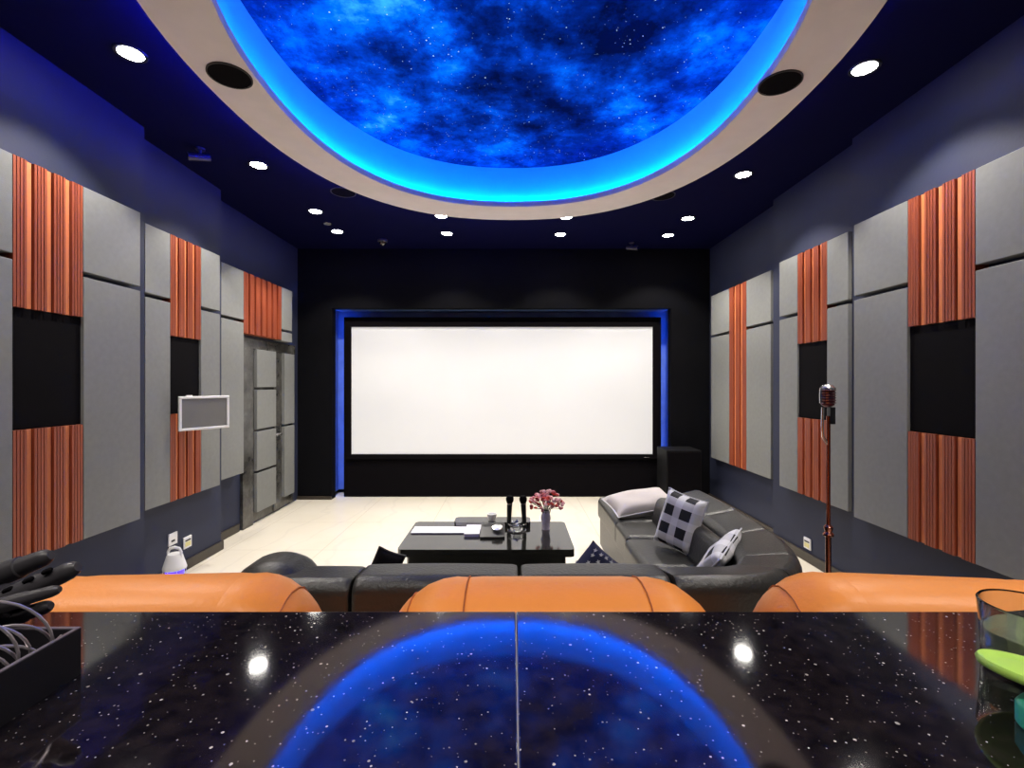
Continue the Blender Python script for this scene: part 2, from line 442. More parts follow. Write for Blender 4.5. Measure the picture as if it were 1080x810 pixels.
# ------------------------------------------------------------------ projection screen
scr = thing('projection_screen', 'wide white projection screen in a black surround on the front wall', 'screen', (0, 5.88, 0))
bm = new(); box(bm, (-2.086, 0, 0.0), (1.85, 0.10, 2.23), 0.004, 1); obj('surround', bm, M['black'], scr, label='black cloth surround reaching the floor')
bm = new()
X0, X1, Z0, Z1 = -1.985, 1.738, 0.533, 2.105
for lo, hi in (((X0 - .06, -.03, Z0 - .06), (X1 + .06, 0, Z0)), ((X0 - .06, -.03, Z1), (X1 + .06, 0, Z1 + .06)),
               ((X0 - .06, -.03, Z0), (X0, 0, Z1)), ((X1, -.03, Z0), (X1 + .06, 0, Z1))): box(bm, lo, hi)
obj('frame', bm, M['black'], scr)
bm = new(); box(bm, (X0, -0.015, Z0), (X1, -0.001, Z1)); obj('white_surface', bm, M['screen'], scr)
bm = new(); box(bm, (X1 - .11, -0.034, Z0 - 0.042), (X1 - .045, -0.03, Z0 - 0.034), 0.002); obj('badge', bm, M['metal'], scr, label='tiny silver badge on the lower right of the frame')

# ------------------------------------------------------------------ acoustic panels
THK = 0.09
def slab_panel(side, X, wallX, y0, y1, z0, z1, label, name='acoustic_panel', m=None, cat='wall panel', grp='grey fabric panels', bev=0.0035):
    bm = new()
    wallX -= 0.001
    a, b = sorted((side * X, side * wallX))
    cx, cy, cz = side * wallX, (y0 + y1) / 2, EYE + (z0 + z1) / 2
    box(bm, (a - cx, y0 - cy, EYE + z0 - cz), (b - cx, y1 - cy, EYE + z1 - cz), bev, 3)
    o = obj(name, bm, m or M['grey']); o.location = (cx, cy, cz); tag(o, label, cat, grp); return o
def wood_panel(side, X, wallX, y0, y1, z0, z1, n, label):
    # vertical boards: fluted bands between wide light slats
    wallX -= 0.001; bm = new(); L = y1 - y0; cx, cy, cz = side * wallX, (y0 + y1) / 2, EYE + (z0 + z1) / 2
    D = wallX - X       # depth from wall to surface
    u = L / (n * 3.2 + 2.2)    # unit
    segs = []           # (len, depth, material)
    def flutes(k):
        for i in range(k): segs.extend([(u * 0.42, 1.0, 0), (u * 0.13, 0.78, 0)])
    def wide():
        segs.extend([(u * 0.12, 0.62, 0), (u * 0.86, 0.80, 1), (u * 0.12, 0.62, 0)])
    flutes(4)
    for i in range(n): wide(); flutes(4)
    tot = sum(s[0] for s in segs); k = L / tot
    y = -L / 2; h = (z1 - z0) / 2
    for ln, dp, mi in segs:
        ln *= k; dd = D * dp
        a, b = sorted((0.0, -side * dd))
        bv = 0.0
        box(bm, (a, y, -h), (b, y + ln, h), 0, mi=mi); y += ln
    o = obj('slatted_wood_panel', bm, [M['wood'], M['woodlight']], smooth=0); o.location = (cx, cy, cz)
    tag(o, label, 'wood panel', 'red brown slatted wood panels'); return o
T, B, G = 1.054, -0.83, 0.586
gp = 0.014
def grey_pair(side, X, W, y0, y1, t, b, g, where):
    slab_panel(side, X, W, y0, y1, g + gp, t, 'short upper grey fabric panel ' + where)
    slab_panel(side, X, W, y0, y1, b, g - gp, 'tall lower grey fabric panel ' + where)
    bm = new(); w1 = W; a, c = sorted((side * W, side * (W - 0.02)))
# left wall
e = 0.002
grey_pair(-1, 2.286, 2.35, 1.45, 2.173 - e, T, B, G, 'at the left wall end nearest the camera')
wood_panel(-1, 2.286, 2.35, 2.173, 2.529, 0.357, T, 3, 'largest upper slatted wood panel, high on the left wall')
slab_panel(-1, 2.30, 2.35, 2.173, 2.529, -0.213, 0.355, 'black fabric panel between the two nearest wood panels on the left wall', 'black_panel', M['black'], grp='black fabric panels', bev=0.004)
wood_panel(-1, 2.286, 2.35, 2.173, 2.529, B, -0.215, 3, 'largest lower slatted wood panel on the left wall beneath the nearest black square')
grey_pair(-1, 2.286, 2.35, 2.529 + e, 2.916, T, B, G, 'just beyond the left wall\'s largest wood panels')
grey_pair(-1, 2.40, 2.46, 3.10, 3.333 - e, T, B, G, 'left of the white wall display')
wood_panel(-1, 2.40, 2.46, 3.333, 3.659, 0.342, T, 3, 'upper slatted wood panel on the left wall high above the wall display')
slab_panel(-1, 2.415, 2.46, 3.333, 3.659, -0.213, 0.340, 'black fabric panel on the left wall directly above the wall display', 'black_panel', M['black'], grp='black fabric panels', bev=0.004)
wood_panel(-1, 2.40, 2.46, 3.333, 3.659, B, -0.215, 3, 'lower slatted wood panel on the left wall partly behind the wall display')
grey_pair(-1, 2.40, 2.46, 3.659 + e, 3.896, T, B, G, 'just right of the white wall display')
grey_pair(-1, 2.505, 2.60, 4.084, 4.43 - e, T, B, G, 'next to the near side of the door')
wood_panel(-1, 2.505, 2.60, 4.43, 5.155, 0.482, T, 6, 'slatted wood panel above the door on the left wall')
slab_panel(-1, 2.505, 2.60, 5.155 + e, 5.40, G + gp, T, 'narrow grey fabric panel at the top corner beyond the wood above the door')
slab_panel(-1, 2.505, 2.60, 5.155 + e, 5.40, 0.47, G - gp, 'very short grey fabric block above the far edge of the door')
# right wall
T, B, G = 1.024, -0.858, 0.553
grey_pair(1, 2.206, 2.275, 1.40, 2.26 - e, T, B, G, 'at the right wall end nearest the camera')
wood_panel(1, 2.206, 2.275, 2.26, 2.645, 0.319, T, 3, 'largest upper slatted wood panel, high on the right wall')
slab_panel(1, 2.22, 2.275, 2.26, 2.645, -0.262, 0.317, 'black fabric panel between the two nearest wood panels on the right wall', 'black_panel', M['black'], grp='black fabric panels', bev=0.004)
wood_panel(1, 2.206, 2.275, 2.26, 2.645, B, -0.264, 3, 'largest lower slatted wood panel on the right wall beneath the nearest black square')
grey_pair(1, 2.206, 2.275, 2.645 + e, 3.06, T, B, G, 'just beyond the right wall\'s largest wood panels')
grey_pair(1, 2.257, 2.33, 3.185, 3.40 - e, T, B, G, 'just right of the microphone stand')
wood_panel(1, 2.257, 2.33, 3.40, 3.749, 0.317, T, 3, 'upper slatted wood panel on the right wall above and behind the microphone')
slab_panel(1, 2.27, 2.33, 3.40, 3.749, -0.262, 0.315, 'black fabric panel on the right wall beside the microphone head', 'black_panel', M['black'], grp='black fabric panels', bev=0.004)
wood_panel(1, 2.257, 2.33, 3.40, 3.749, B, -0.264, 3, 'lower slatted wood panel on the right wall behind the microphone stand')
grey_pair(1, 2.257, 2.33, 3.749 + e, 4.002, T, B, G, 'left of the microphone, before the dark gap')
grey_pair(1, 2.329, 2.40, 4.27, 4.715 - e, T, B, G, 'between the dark gap and full height wood strip')
wood_panel(1, 2.329, 2.40, 4.715, 5.085, B, T, 2, 'narrow full height slatted wood strip near the far end of the right wall')
grey_pair(1, 2.329, 2.40, 5.085 + e, 5.545, T, B, G, 'at the far end of the right wall')

# ------------------------------------------------------------------ door (left wall, far section)
door = bpy.data.objects.new('door_1', None); C.objects.link(door); door['kind'] = 'structure'; door.location = (-2.60, 5.0, 0)
def dbox(bm, y0, y1, z0, z1, d0, d1, bev=0.0):
    box(bm, (d0, y0 - 5.0, z0), (d1, y1 - 5.0, z1), bev)
bm = new()
dbox(bm, 4.53, 4.71, 0.0, 1.85, 0.0, 0.03, 0.003); dbox(bm, 4.53, 5.62, 1.75, 1.85, 0.0, 0.031, 0.003)
obj('door_frame', bm, M['marble'], door)
bm = new(); dbox(bm, 4.71, 5.60, 0.02, 1.75, 0.0, 0.012); dbox(bm, 5.13, 5.31, 0.02, 1.75, 0.012, 0.022, 0.002); obj('door_leaf', bm, M['marble'], door)
rows = [(-1.289, -0.896), (-0.872, -0.479), (-0.455, -0.060), (-0.034, 0.348)]
for a, b in rows:
    bm = new(); dbox(bm, 4.745, 5.13, EYE + a, EYE + b, 0.012, 0.05, 0.006); obj('door_pad', bm, M['grey'], door, label='grey fabric pad')
for a, b in ((-1.27, -0.479), (-0.455, 0.345)):
    bm = new(); dbox(bm, 5.32, 5.56, EYE + a, EYE + b, 0.012, 0.05, 0.006); obj('door_pad', bm, M['grey'], door, label='narrow tall grey fabric pad')
h = None
bm = new(); dbox(bm, 5.16, 5.26, EYE - 0.62, EYE - 0.46, 0.022, 0.03, 0.003); h = obj('door_handle', bm, M['metal'], door, label='steel lock plate')
bm = new(); tube(bm, [(0.03, 0.21, EYE - 0.55), (0.07, 0.21, EYE - 0.55), (0.075, 0.17, EYE - 0.55), (0.075, 0.10, EYE - 0.555)], 0.009); obj('lever', bm, M['metal'], h)

# ------------------------------------------------------------------ wall devices
t = thing('wall_display', 'white framed grey display tilted off the left wall', 'display', (-2.40, 3.50, EYE - 0.21))
bm = new(); box(bm, (0.0, -0.05, -0.05), (0.05, 0.05, 0.05), 0.005); tube(bm, [(0.05, 0, 0), (0.12, -0.01, 0)], 0.02); obj('bracket', bm, M['darkplastic'], t)
yaw = math.radians(24)
head = bpy.data.objects.new('panel_body', None)
def rotpart(bm): bmesh.ops.transform(bm, matrix=Matrix.Translation((0.15, -0.03, 0)) @ Matrix.Rotation(yaw, 4, 'Z'), verts=bm.verts[:])
# local: x = out from wall, y along wall, then turned toward the room's rear
W2, H2 = 0.178, 0.122
yaw = -math.radians(27)
bm = new(); box(bm, (-0.03, -W2 + .01, -H2 + .01), (0.0, W2 - .01, H2 - .01), 0.006); rotpart(bm); obj('back_shell', bm, M['darkplastic'], t)
bm = new()
for lo, hi in (((-.005, -W2, -H2), (.012, W2, -H2 + .018)), ((-.005, -W2, H2 - .018), (.012, W2, H2)),
               ((-.005, -W2, -H2 + .018), (.012, -W2 + .018, H2 - .018)), ((-.005, W2 - .018, -H2 + .018), (.012, W2, H2 - .018))): box(bm, lo, hi, 0.003, 1)
box(bm, (-.005, -W2 + .05, H2), (.01, -W2 + .09, H2 + .008), 0.002, 1)
rotpart(bm); obj('bezel', bm, M['white'], t, label='white bezel')
bm = new(); box(bm, (0.001, -W2 + .018, -H2 + .018), (0.006, W2 - .018, H2 - .018)); rotpart(bm); obj('display_glass', bm, M['panelscreen'], t)

def plate(x, y, z, s, label, m, kind, name='wall_socket', w_=0.043, h_=0.043, cat='socket', grp=None):
    t = thing(name, label, cat, (x, y, z), 0, grp)
    sg = -s
    def bx_(a, b, y0, y1, z0, z1, bev=0.002):
        bm = new(); q, r = sorted((sg * a, sg * b)); box(bm, (q, y0, z0), (r, y1, z1), bev, 2); return bm
    obj('plate', bx_(0, 0.010, -w_, w_, -h_, h_), m, t)
    if kind == 'socket':
        bm = bx_(0.010, 0.0115, -0.02, 0.015, -0.02, -0.006, 0); obj('socket_slot', bm, M['darkplastic'], t)
    elif kind == 'yellow':
        bm = bx_(0.010, 0.0125, -0.03, 0.03, 0.010, 0.022, 0.001); obj('dark_bar', bm, M['darkplastic'], t)
        bm = bx_(0.010, 0.0125, -0.03, 0.03, -0.03, 0.004, 0.001); obj('flap', bm, M['ivory'], t)
    elif kind == 'switch':
        for k in range(3):
            bm = bx_(0.010, 0.013, -0.030 + k * 0.021, -0.012 + k * 0.021, -h_ + .01, h_ - .01, 0.001); obj('switch_key', bm, M['darkplastic'], t)
    return t
# z along wall B: x=181 -> y, etc
plate(-2.46, 3.43, EYE - 1.12, -1, 'white wall socket low on the left wall above the white lamp', M['white'], 'socket')
plate(-2.46, 3.585, EYE - 1.195, -1, 'yellow cream wall socket low on the left wall right of the white one', M['white'], 'yellow')
plate(-2.40, 3.77, EYE - 0.222, -1, 'small black switch plate right of the white framed wall display', M['greyplastic'], 'switch', 'wall_switch', 0.035, 0.045, 'switch')
plate(2.33, 3.73, EYE - 1.255, 1, 'yellow cream wall socket low on the right wall behind the sofa', M['white'], 'yellow')

# floor lamp / insect trap by the wall
t = thing('insect_trap_lamp', 'small white lamp with carrying handle and glowing blue base on floor by left wall', 'lamp', (-2.22, 3.12, 0)); t.scale = (0.86, 0.86, 1.0)
bm = new(); lathe(bm, [(0.070, 0.0), (0.080, 0.01), (0.075, 0.09), (0.06, 0.115)]); obj('base', bm, M['white'], t)
bm = new(); lathe(bm, [(0.055, 0.11), (0.06, 0.14), (0.062, 0.185)]); obj('blue_lens', bm, M['bluelens'], t, label='glowing blue ring')
bm = new()
for k in range(8):
    a = 2 * PI * k / 8; tube(bm, [(0.07 * math.cos(a), 0.07 * math.sin(a), 0.10), (0.075 * math.cos(a), 0.075 * math.sin(a), 0.19)], 0.002, 6)
for zz, rr in ((0.103, .07), (0.187, .075)): tube(bm, [(rr * math.cos(2*PI*k/24), rr * math.sin(2*PI*k/24), zz) for k in range(24)], 0.004, 6, closed=True)
obj('cage', bm, M['white'], t)
bm = new(); lathe(bm, [(0.078, 0.185), (0.080, 0.193), (0.074, 0.21), (0.060, 0.25), (0.052, 0.275), (0.045, 0.285)]); obj('hood', bm, M['white'], t)
bm = new(); tube(bm, [(-0.048, 0, 0.26), (-0.050, 0, 0.295), (-0.036, 0, 0.318), (0, 0, 0.325), (0.036, 0, 0.318), (0.050, 0, 0.295), (0.048, 0, 0.26)], 0.010, 8); obj('handle', bm, M['white'], t)

# subwoofer in the corner
t = thing('subwoofer', 'black box loudspeaker standing in the front right corner', 'speaker', (1.942, 5.53, 0))
bm = new(); box(bm, (-0.198, -0.18, 0.02), (0.198, 0.18, 0.65), 0.008); obj('cabinet', bm, mat('black_ash_cabinet', (0.005, 0.005, 0.006), 0.6, spec=0.2), t)
bm = new(); box(bm, (-0.185, -0.19, 0.04), (0.185, -0.18, 0.63), 0.004); obj('grille', bm, M['black'], t)
for sx in (-1, 1):
    for sy in (-1, 1):
        bm = new(); lathe(bm, [(0.02, 0), (0.018, 0.02)], 12, (sx * .16, sy * .14, 0)); obj('foot', bm, M['darkplastic'], t)

# ------------------------------------------------------------------ ceiling lights
LIGHTS = [(-1.89, 2.35, 'nearest on the left, beside the left ring speaker', 1), (1.83, 2.46, 'nearest on the right, beside the right ring speaker', 1),
          (-1.90, 3.55, 'left side, second from the camera', 1), (1.81, 3.71, 'right side, second from the camera', 1),
          (-1.865, 4.50, 'left side, third from the camera beside the silver sensor', .9), (1.74, 4.69, 'right side, third from the camera', .9),
          (-1.875, 5.09, 'far left corner of the front row', .8), (1.72, 5.22, 'far right corner of the front row', .8),
          (-0.71, 5.16, 'front row, left of centre', .7), (0.53, 5.19, 'front row, right of centre', .7),
          (-0.69, 4.62, 'just beyond the ring rim, left of centre', .9), (0.53, 4.65, 'just beyond the ring rim, right of centre', .9),
          (-1.89, 1.0, None, .7), (1.85, 1.0, None, .7), (-1.89, -0.3, None, .35), (1.85, -0.3, None, .35), (-0.6, -0.2, None, .6), (0.6, -0.2, None, .6)]
proto = None
for x, y, where, k in LIGHTS:
    z = CEIL
    lab = 'lit round ceiling downlight, ' + (where or 'behind the camera')
    if proto is None:
        t = thing('recessed_downlight', lab, 'ceiling light', (x, y, z), 0, 'recessed downlights'); proto = t
        bm = new(); lathe(bm, [(0.055, -0.004), (0.068, -0.006), (0.072, 0.0), (0.072, 0.001), (0.055, 0.001)], 24, cap=False); obj('trim_ring', bm, M['darkplastic'], t)
        bm = new(); lathe(bm, [(0.0555, -0.0035), (0.0555, -0.001)], 24); obj('lens', bm, M['lamp'], t)
    elif where:
        t = dup(proto, (x, y, z), lab)
    ld = bpy.data.lights.new('downlight_beam', 'SPOT'); ld.energy = SPOT_W * k; ld.spot_size = math.radians(SPOT_DEG); ld.spot_blend = 0.38
    ld.shadow_soft_size = 0.035; ld.color = (1.0, 0.93, 0.84)
    lo = bpy.data.objects.new('downlight_beam', ld); C.objects.link(lo); lo.location = (x, y, z - 0.012)

def disc_speaker(x, y, z, r, label, dark=True):
    t = thing('ceiling_speaker', label, 'speaker', (x, y, z))
    bm = new(); lathe(bm, [(r * .93, -0.006), (r, -0.006), (r, 0.0), (r * .93, 0.0)], 32, cap=False); obj('rim', bm, M['darkplastic'] if dark else M['greyplastic'], t)
    bm = new(); lathe(bm, [(r * .94, -0.004), (r * .94, -0.001)], 32); obj('grille', bm, M['black'], t)
disc_speaker(-1.372, 2.305, RZ, 0.100, 'black round speaker grille set in the beige ring on the left')
disc_speaker(1.335, 2.36, RZ, 0.100, 'black round speaker grille set in the beige ring on the right')
disc_speaker(-1.44, 4.05, CEIL, 0.105, 'dark round ceiling speaker with thin grey rim, left beyond the ring', False)
disc_speaker(1.31, 4.12, CEIL, 0.105, 'dark round ceiling speaker with thin grey rim, right beyond the ring', False)
t = thing('ceiling_sensor', 'small silver oval sensor on the dark ceiling between two left downlights', 'sensor', (-1.89, 4.85, CEIL))
bm = new(); lathe(bm, [(0.035, -0.004), (0.042, -0.006), (0.045, 0)], 24, cap=False); obj('rim', bm, M['metal'], t)
bm = new(); lathe(bm, [(0.036, -0.004), (0.036, -0.001)], 24); obj('cover', bm, mat('silver_cover', (0.4, 0.4, 0.42), 0.4, 0.6), t)
t = thing('dome_camera', 'dark grey dome camera on the ceiling above the left of the screen', 'camera', (-1.47, 5.39, CEIL))
bm = new(); lathe(bm, [(0.055, 0), (0.055, -0.02), (0.045, -0.03)][::-1], 24); obj('base', bm, M['greyplastic'], t)
bm = new(); lathe(bm, [(0.001, -0.07), (0.022, -0.064), (0.036, -0.05), (0.042, -0.03)], 24); obj('dome', bm, M['gloss'], t)
def bullet(x, y, rz, label):
    t = thing('bullet_camera', label, 'camera', (x, y, CEIL), rz)
    bm = new(); lathe(bm, [(0.03, -0.012), (0.03, 0)], 16); tube(bm, [(0, 0, -0.01), (0, 0, -0.05)], 0.01, 8); obj('mount', bm, M['greyplastic'], t)
    bm = new(); tube(bm, [(0, 0.06, -0.05), (0, -0.07, -0.075)], [0.022, 0.026], 14); obj('housing', bm, M['greyplastic'], t)
    bm = new(); tube(bm, [(0, -0.0705, -0.0752), (0, -0.074, -0.076)], [0.02, 0.02], 14); obj('lens', bm, M['gloss'], t)
bullet(1.39, 5.50, 1.0, 'grey bullet camera on the ceiling above the right of the screen')
bullet(-2.17, 3.30, -0.9, 'grey bullet camera on the dark ceiling near the left wall')

# ------------------------------------------------------------------ bar counter
CT = EYE - 0.235
for k, (x0, x1) in enumerate(((-1.7, 0.0035), (0.0045, 1.7))):
    bm = new(); box(bm, (x0, -0.12, CT - 0.04), (x1, 0.49, CT), 0.0012, 2); o = obj('granite_counter_slab', bm, M['granite'])
    tag(o, 'polished black speckled granite counter slab ' + ('left' if k == 0 else 'right') + ' of the joint', 'counter', 'granite counter slabs')
t = thing('bar_cabinet', 'dark bar front carrying the granite counter', 'cabinet', (0, 0.2, 0))
bm = new(); box(bm, (-1.65, -0.02, 0.0), (1.65, 0.2, CT - 0.04), 0.004); obj('body', bm, M['counterbody'], t)
bm = new(); box(bm, (0.0036, -0.119, CT - 0.038), (0.0044, 0.489, CT - 0.0004)); o = obj('joint_filler', bm, mat('grey_grout', (0.30, 0.28, 0.28), 0.7)); tag(o, 'thin grey joint line between the two counter slabs', 'joint')

# ------------------------------------------------------------------ orange recliner chairs
def chair_strip(x0, x1, W, H):
    rings = []; N = max(4, int((x1 - x0) / 0.02))
    xs = [x0 + (x1 - x0) * k / N for k in range(N + 1)]
    R = 0.12
    for k, x in enumerate(xs):
        ax = abs(x); top = H
        if ax > W - R: top = H - R + math.sqrt(max(0.0, R * R - (ax - (W - R)) ** 2)) * 1.0
        top = max(top, H - R + 0.004)
        edge = min(1, max(0, (ax - (W - 0.09)) / 0.09)); y0 = 0.0 + 0.045 * edge ** 2; th = 0.16 - 0.05 * edge ** 2 * 1.4
        inset = 0.0016 if k in (0, N) else 0.0
        ring = []
        zb = 0.42; rr = min(0.042, th / 2 - 0.004)
        lean = 0.06
        pts = [(y0, zb)]
        for j in range(9):
            a = PI - j * PI / 8
            pts.append((y0 + th / 2 + (th / 2) * math.cos(a), top - rr + rr * math.sin(a)))
        pts.append((y0 + th, zb))
        c = Vector((y0 + th / 2, (zb + top) / 2))
        for (y, z) in pts:
            v = Vector((y, z)); v += (c - v).normalized() * inset
            ring.append((x, v.x - lean * (v.y - zb) / 0.6 + 0.06, v.y))
        rings.append(ring)
    return rings
def make_recliner(label, loc, rz):
    t = thing('recliner_chair', label, 'chair', loc, rz, 'orange leather recliners behind the bar')
    W, H = 0.275, 1.075
    cuts = [-W, -0.232, -0.14, 0.145, 0.232, W]
    back = None
    for i in range(5):
        bm = new(); loft(bm, chair_strip(cuts[i], cuts[i + 1], W, H)); p = obj('backrest_panel', bm, M['orange'], t, smooth=50)
    bm = new(); box(bm, (-0.21, 0.16, 0.34), (0.21, 0.70, 0.47), 0.05, 4); obj('seat', bm, M['orange'], t)
    for s in (-1, 1):
        bm = new(); box(bm, (s * 0.245 - 0.035, 0.20, 0.18), (s * 0.245 + 0.035, 0.66, 0.62), 0.03, 4); obj('armrest', bm, M['orange'], t)
    bm = new(); box(bm, (-0.26, 0.05, 0.12), (0.26, 0.62, 0.35), 0.02, 2); obj('chair_frame', bm, M['darkplastic'], t)
    bm = new(); box(bm, (-0.24, 0.64, 0.12), (0.24, 0.70, 0.36), 0.025, 3); obj('footrest', bm, M['orange'], t)
    bm = new(); lathe(bm, [(0.22, 0.0), (0.22, 0.015), (0.05, 0.03), (0.04, 0.12)], 32, (0, 0.33, 0)); obj('swivel_base', bm, M['metal'], t)
    return t
def seams(t, cs):
    for c in cs:
        ref = chair_strip(c - 0.01, c + 0.01, 0.275, 1.075)[2]
        bm = new(); tube(bm, [(c, y - (0.0012 if k == 0 else 0), z) for k, (x, y, z) in enumerate(ref)], 0.0013, 6); obj('seam', bm, M['orange_dk'], t)
r0 = make_recliner('orange leather recliner directly behind the middle of the bar, its whole back top visible', (0.067, 0.70, 0), 0)
r1 = dup(r0, (-0.600, 0.71, 0), 'orange leather recliner behind the left of the bar, beside the tripod legs', math.radians(3))
r2 = dup(r0, (0.690, 0.705, 0), 'orange leather recliner behind the right of the bar, beside the glass', math.radians(-6))
seams(r0, (-0.232, -0.14, 0.145)); seams(r1, (0.232,)); seams(r2, (-0.232,))

# ------------------------------------------------------------------ sectional sofa
sofa = thing('sectional_sofa', 'large black leather corner sofa with curved back in front of the screen', 'sofa', (0, 0, 0))
def pad_profile(w, z0, z1, droop=0.0):
    # closed profile in (u, z), u from -w/2 (outer) to +w/2 (inner)
    pts = []; r = 0.055; h = w / 2
    for cx, cz, a0 in ((-h + r, z1 - r, PI), (h - r, z1 - r - droop, PI / 2), (h - r, z0 + r * .6, 0), (-h + r, z0 + r * .6, -PI / 2)):
        for j in range(7):
            a = a0 - j * (PI / 2) / 6
            rz_ = r if cz > (z0 + z1) / 2 else r * .6
            pts.append((cx + r * math.cos(a), cz + rz_ * math.sin(a)))
    return pts
def catmull(P, n=8):
    P = [Vector(p) for p in P]; out = []
    for i in range(len(P) - 1):
        p0 = P[max(i - 1, 0)]; p1 = P[i]; p2 = P[i + 1]; p3 = P[min(i + 2, len(P) - 1)]
        for j in range(n):
            s = j / n
            out.append(0.5 * ((2 * p1) + (-p0 + p2) * s + (2 * p0 - 5 * p1 + 4 * p2 - p3) * s * s + (-p0 + 3 * p1 - 3 * p2 + p3) * s ** 3))
    out.append(P[-1]); return out
def sweep(path, prof_fn, side=1, gap=0.0):
    rings = []; n = len(path)
    for i, p in enumerate(path):
        t = (path[min(i + 1, n - 1)] - path[max(i - 1, 0)]).normalized()
        nrm = Vector((-t.y, t.x)) * side          # to the inner side
        k = 1.0
        e = min(i, n - 1 - i)
        prof = prof_fn(i / (n - 1))
        if e == 0: 
            cz = sum(q[1] for q in prof) / len(prof); prof = [(u * .93, cz + (z - cz) * .90) for u, z in prof]
        elif e == 1:
            cz = sum(q[1] for q in prof) / len(prof); prof = [(u * .985, cz + (z - cz) * .975) for u, z in prof]
        rings.append([(p.x + nrm.x * u, p.y + nrm.y * u, z) for u, z in prof])
    return rings
full = catmull([(0.575, 1.775), (0.78, 1.785), (0.94, 1.84), (1.07, 1.98), (1.16, 2.20), (1.215, 2.48), (1.24, 2.80), (1.24, 3.06), (1.22, 3.32)], 8)
def hz(i):   # top height along the path
    s = i / (len(full) - 1); return 0.715 + (0.66 - 0.715) * min(1, max(0, (s - 0.1) / 0.6))
splits = [0, 18, 26, 38, 48, len(full) - 1]
for a, b in zip(splits[:-1], splits[1:]):
    seg = full[a:b + 1]
    # densify the ends so they round off
    d0 = (seg[1] - seg[0]) * 0.12; d1 = (seg[-2] - seg[-1]) * 0.12
    seg = [seg[0], seg[0] + d0] + seg[1:-1] + [seg[-1] + d1, seg[-1]]
    ztop = hz((a + b) // 2)
    def pf(s, a=a, b=b):
        z = hz(a + (b - a) * s); w_ = 0.245
        return pad_profile(w_, z - 0.21, z, 0.03)
    bm = new(); loft(bm, sweep(seg, pf)); obj('back_pad', bm, M['leather'], sofa, smooth=60)
bm = new()
loft(bm, sweep(full, lambda s: [(-0.105, 0.04), (-0.105, 0.50), (0.11, 0.50), (0.11, 0.04)])); obj('curved_back_base', bm, M['leather'], sofa, smooth=50)
bm = new(); zz = [hz(i) - 0.20 for i in range(len(full))]
def outer(path, off):
    out = []; n = len(path)
    for i, p in enumerate(path):
        t = (path[min(i + 1, n - 1)] - path[max(i - 1, 0)]).normalized(); out.append((p.x + t.y * off, p.y - t.x * off))
    return out
tube(bm, [(x, y, z) for (x, y), z in zip(outer(full, 0.112), [hz(i) - 0.235 for i in range(len(full))])], 0.009, 8)
obj('piping', bm, M['leather'], sofa)
# straight row with its back to the camera
def softbox(bm, lo, hi, r=0.05, seg=4, crown=0.0):
    vs = box(bm, lo, hi, r, seg)
    if crown:
        cx = (lo[0] + hi[0]) / 2; hx = (hi[0] - lo[0]) / 2
        for v in vs:
            if v.co.z > (lo[2] + hi[2]) / 2: v.co.z += crown * (1 - ((v.co.x - cx) / hx) ** 2)
def straight(P, z, side, drop=0.0):
    P = catmull(P, 6); P = [P[0], P[0] + (P[1] - P[0]) * .2] + P[1:-1] + [P[-1] + (P[-2] - P[-1]) * .2, P[-1]]
    bm = new(); loft(bm, sweep(P, lambda q: pad_profile(0.235, 0.50, z - 0.006 * (2 * q - 1) ** 2 - drop * q ** 3, 0.012), side=side)); return bm
for x0, x1 in ((-0.566, 0.022), (0.034, 0.568)):
    obj('back_pad', straight([(x0, 1.78), (x0 + (x1 - x0) / 3, 1.78), (x0 + (x1 - x0) * 2 / 3, 1.78), (x1, 1.78)], 0.712, 1), M['leather'], sofa, smooth=60)
# rounded left end with raised headrest
obj('corner_pad', straight([(-0.576, 1.78), (-0.70, 1.78), (-0.84, 1.78), (-0.93, 1.785), (-1.01, 1.82), (-1.05, 1.90), (-1.06, 2.00)], 0.705, -1, 0.12), M['leather'], sofa, smooth=60)
bm = new(); box(bm, (-1.06, 1.72, 0.55), (-0.76, 1.95, 0.732), 0.07, 5)
bmesh.ops.subdivide_edges(bm, edges=[e for e in bm.edges if abs(e.verts[0].co.x - e.verts[1].co.x) > 0.06], cuts=8)
for v in bm.verts:
    if v.co.z > 0.60: v.co.z -= 0.06 * min(1, ((v.co.x + 0.91) / 0.15) ** 2)
obj('headrest', bm, M['leather'], sofa, smooth=60)
bm = new(); box(bm, (-1.09, 1.69, 0.04), (0.60, 1.87, 0.52), 0.03, 3); obj('straight_back_base', bm, M['leather'], sofa)
bm = new(); tube(bm, [(-1.05, 1.688, 0.475), (0.6, 1.668, 0.475)], 0.009, 8); obj('piping', bm, M['leather'], sofa)
# seats
def seat(lo, hi, name='seat_cushion', r=0.045):
    bm = new(); box(bm, lo, hi, r, 4); obj(name, bm, M['leather'], sofa, smooth=60)
for x0, x1 in ((-1.08, -0.57), (-0.565, 0.02), (0.025, 0.62)): seat((x0, 1.88, 0.26), (x1, 2.46, 0.435))
bm = new(); box(bm, (-1.06, 1.88, 0.04), (0.72, 2.42, 0.27), 0.01); obj('seat_base', bm, M['leather'], sofa)
seat((0.625, 1.95, 0.26), (1.10, 2.47, 0.437)); 
seat((0.69, 2.475, 0.26), (1.12, 2.955, 0.445)); seat((0.715, 2.96, 0.26), (1.17, 3.30, 0.447), r=0.035)
seat((0.725, 3.302, 0.26), (1.32, 4.04, 0.447))
bm = new(); box(bm, (0.72, 2.40, 0.04), (1.14, 2.97, 0.27), 0.01); box(bm, (0.745, 2.975, 0.04), (1.30, 4.02, 0.27), 0.01); obj('seat_base', bm, M['leather'], sofa)
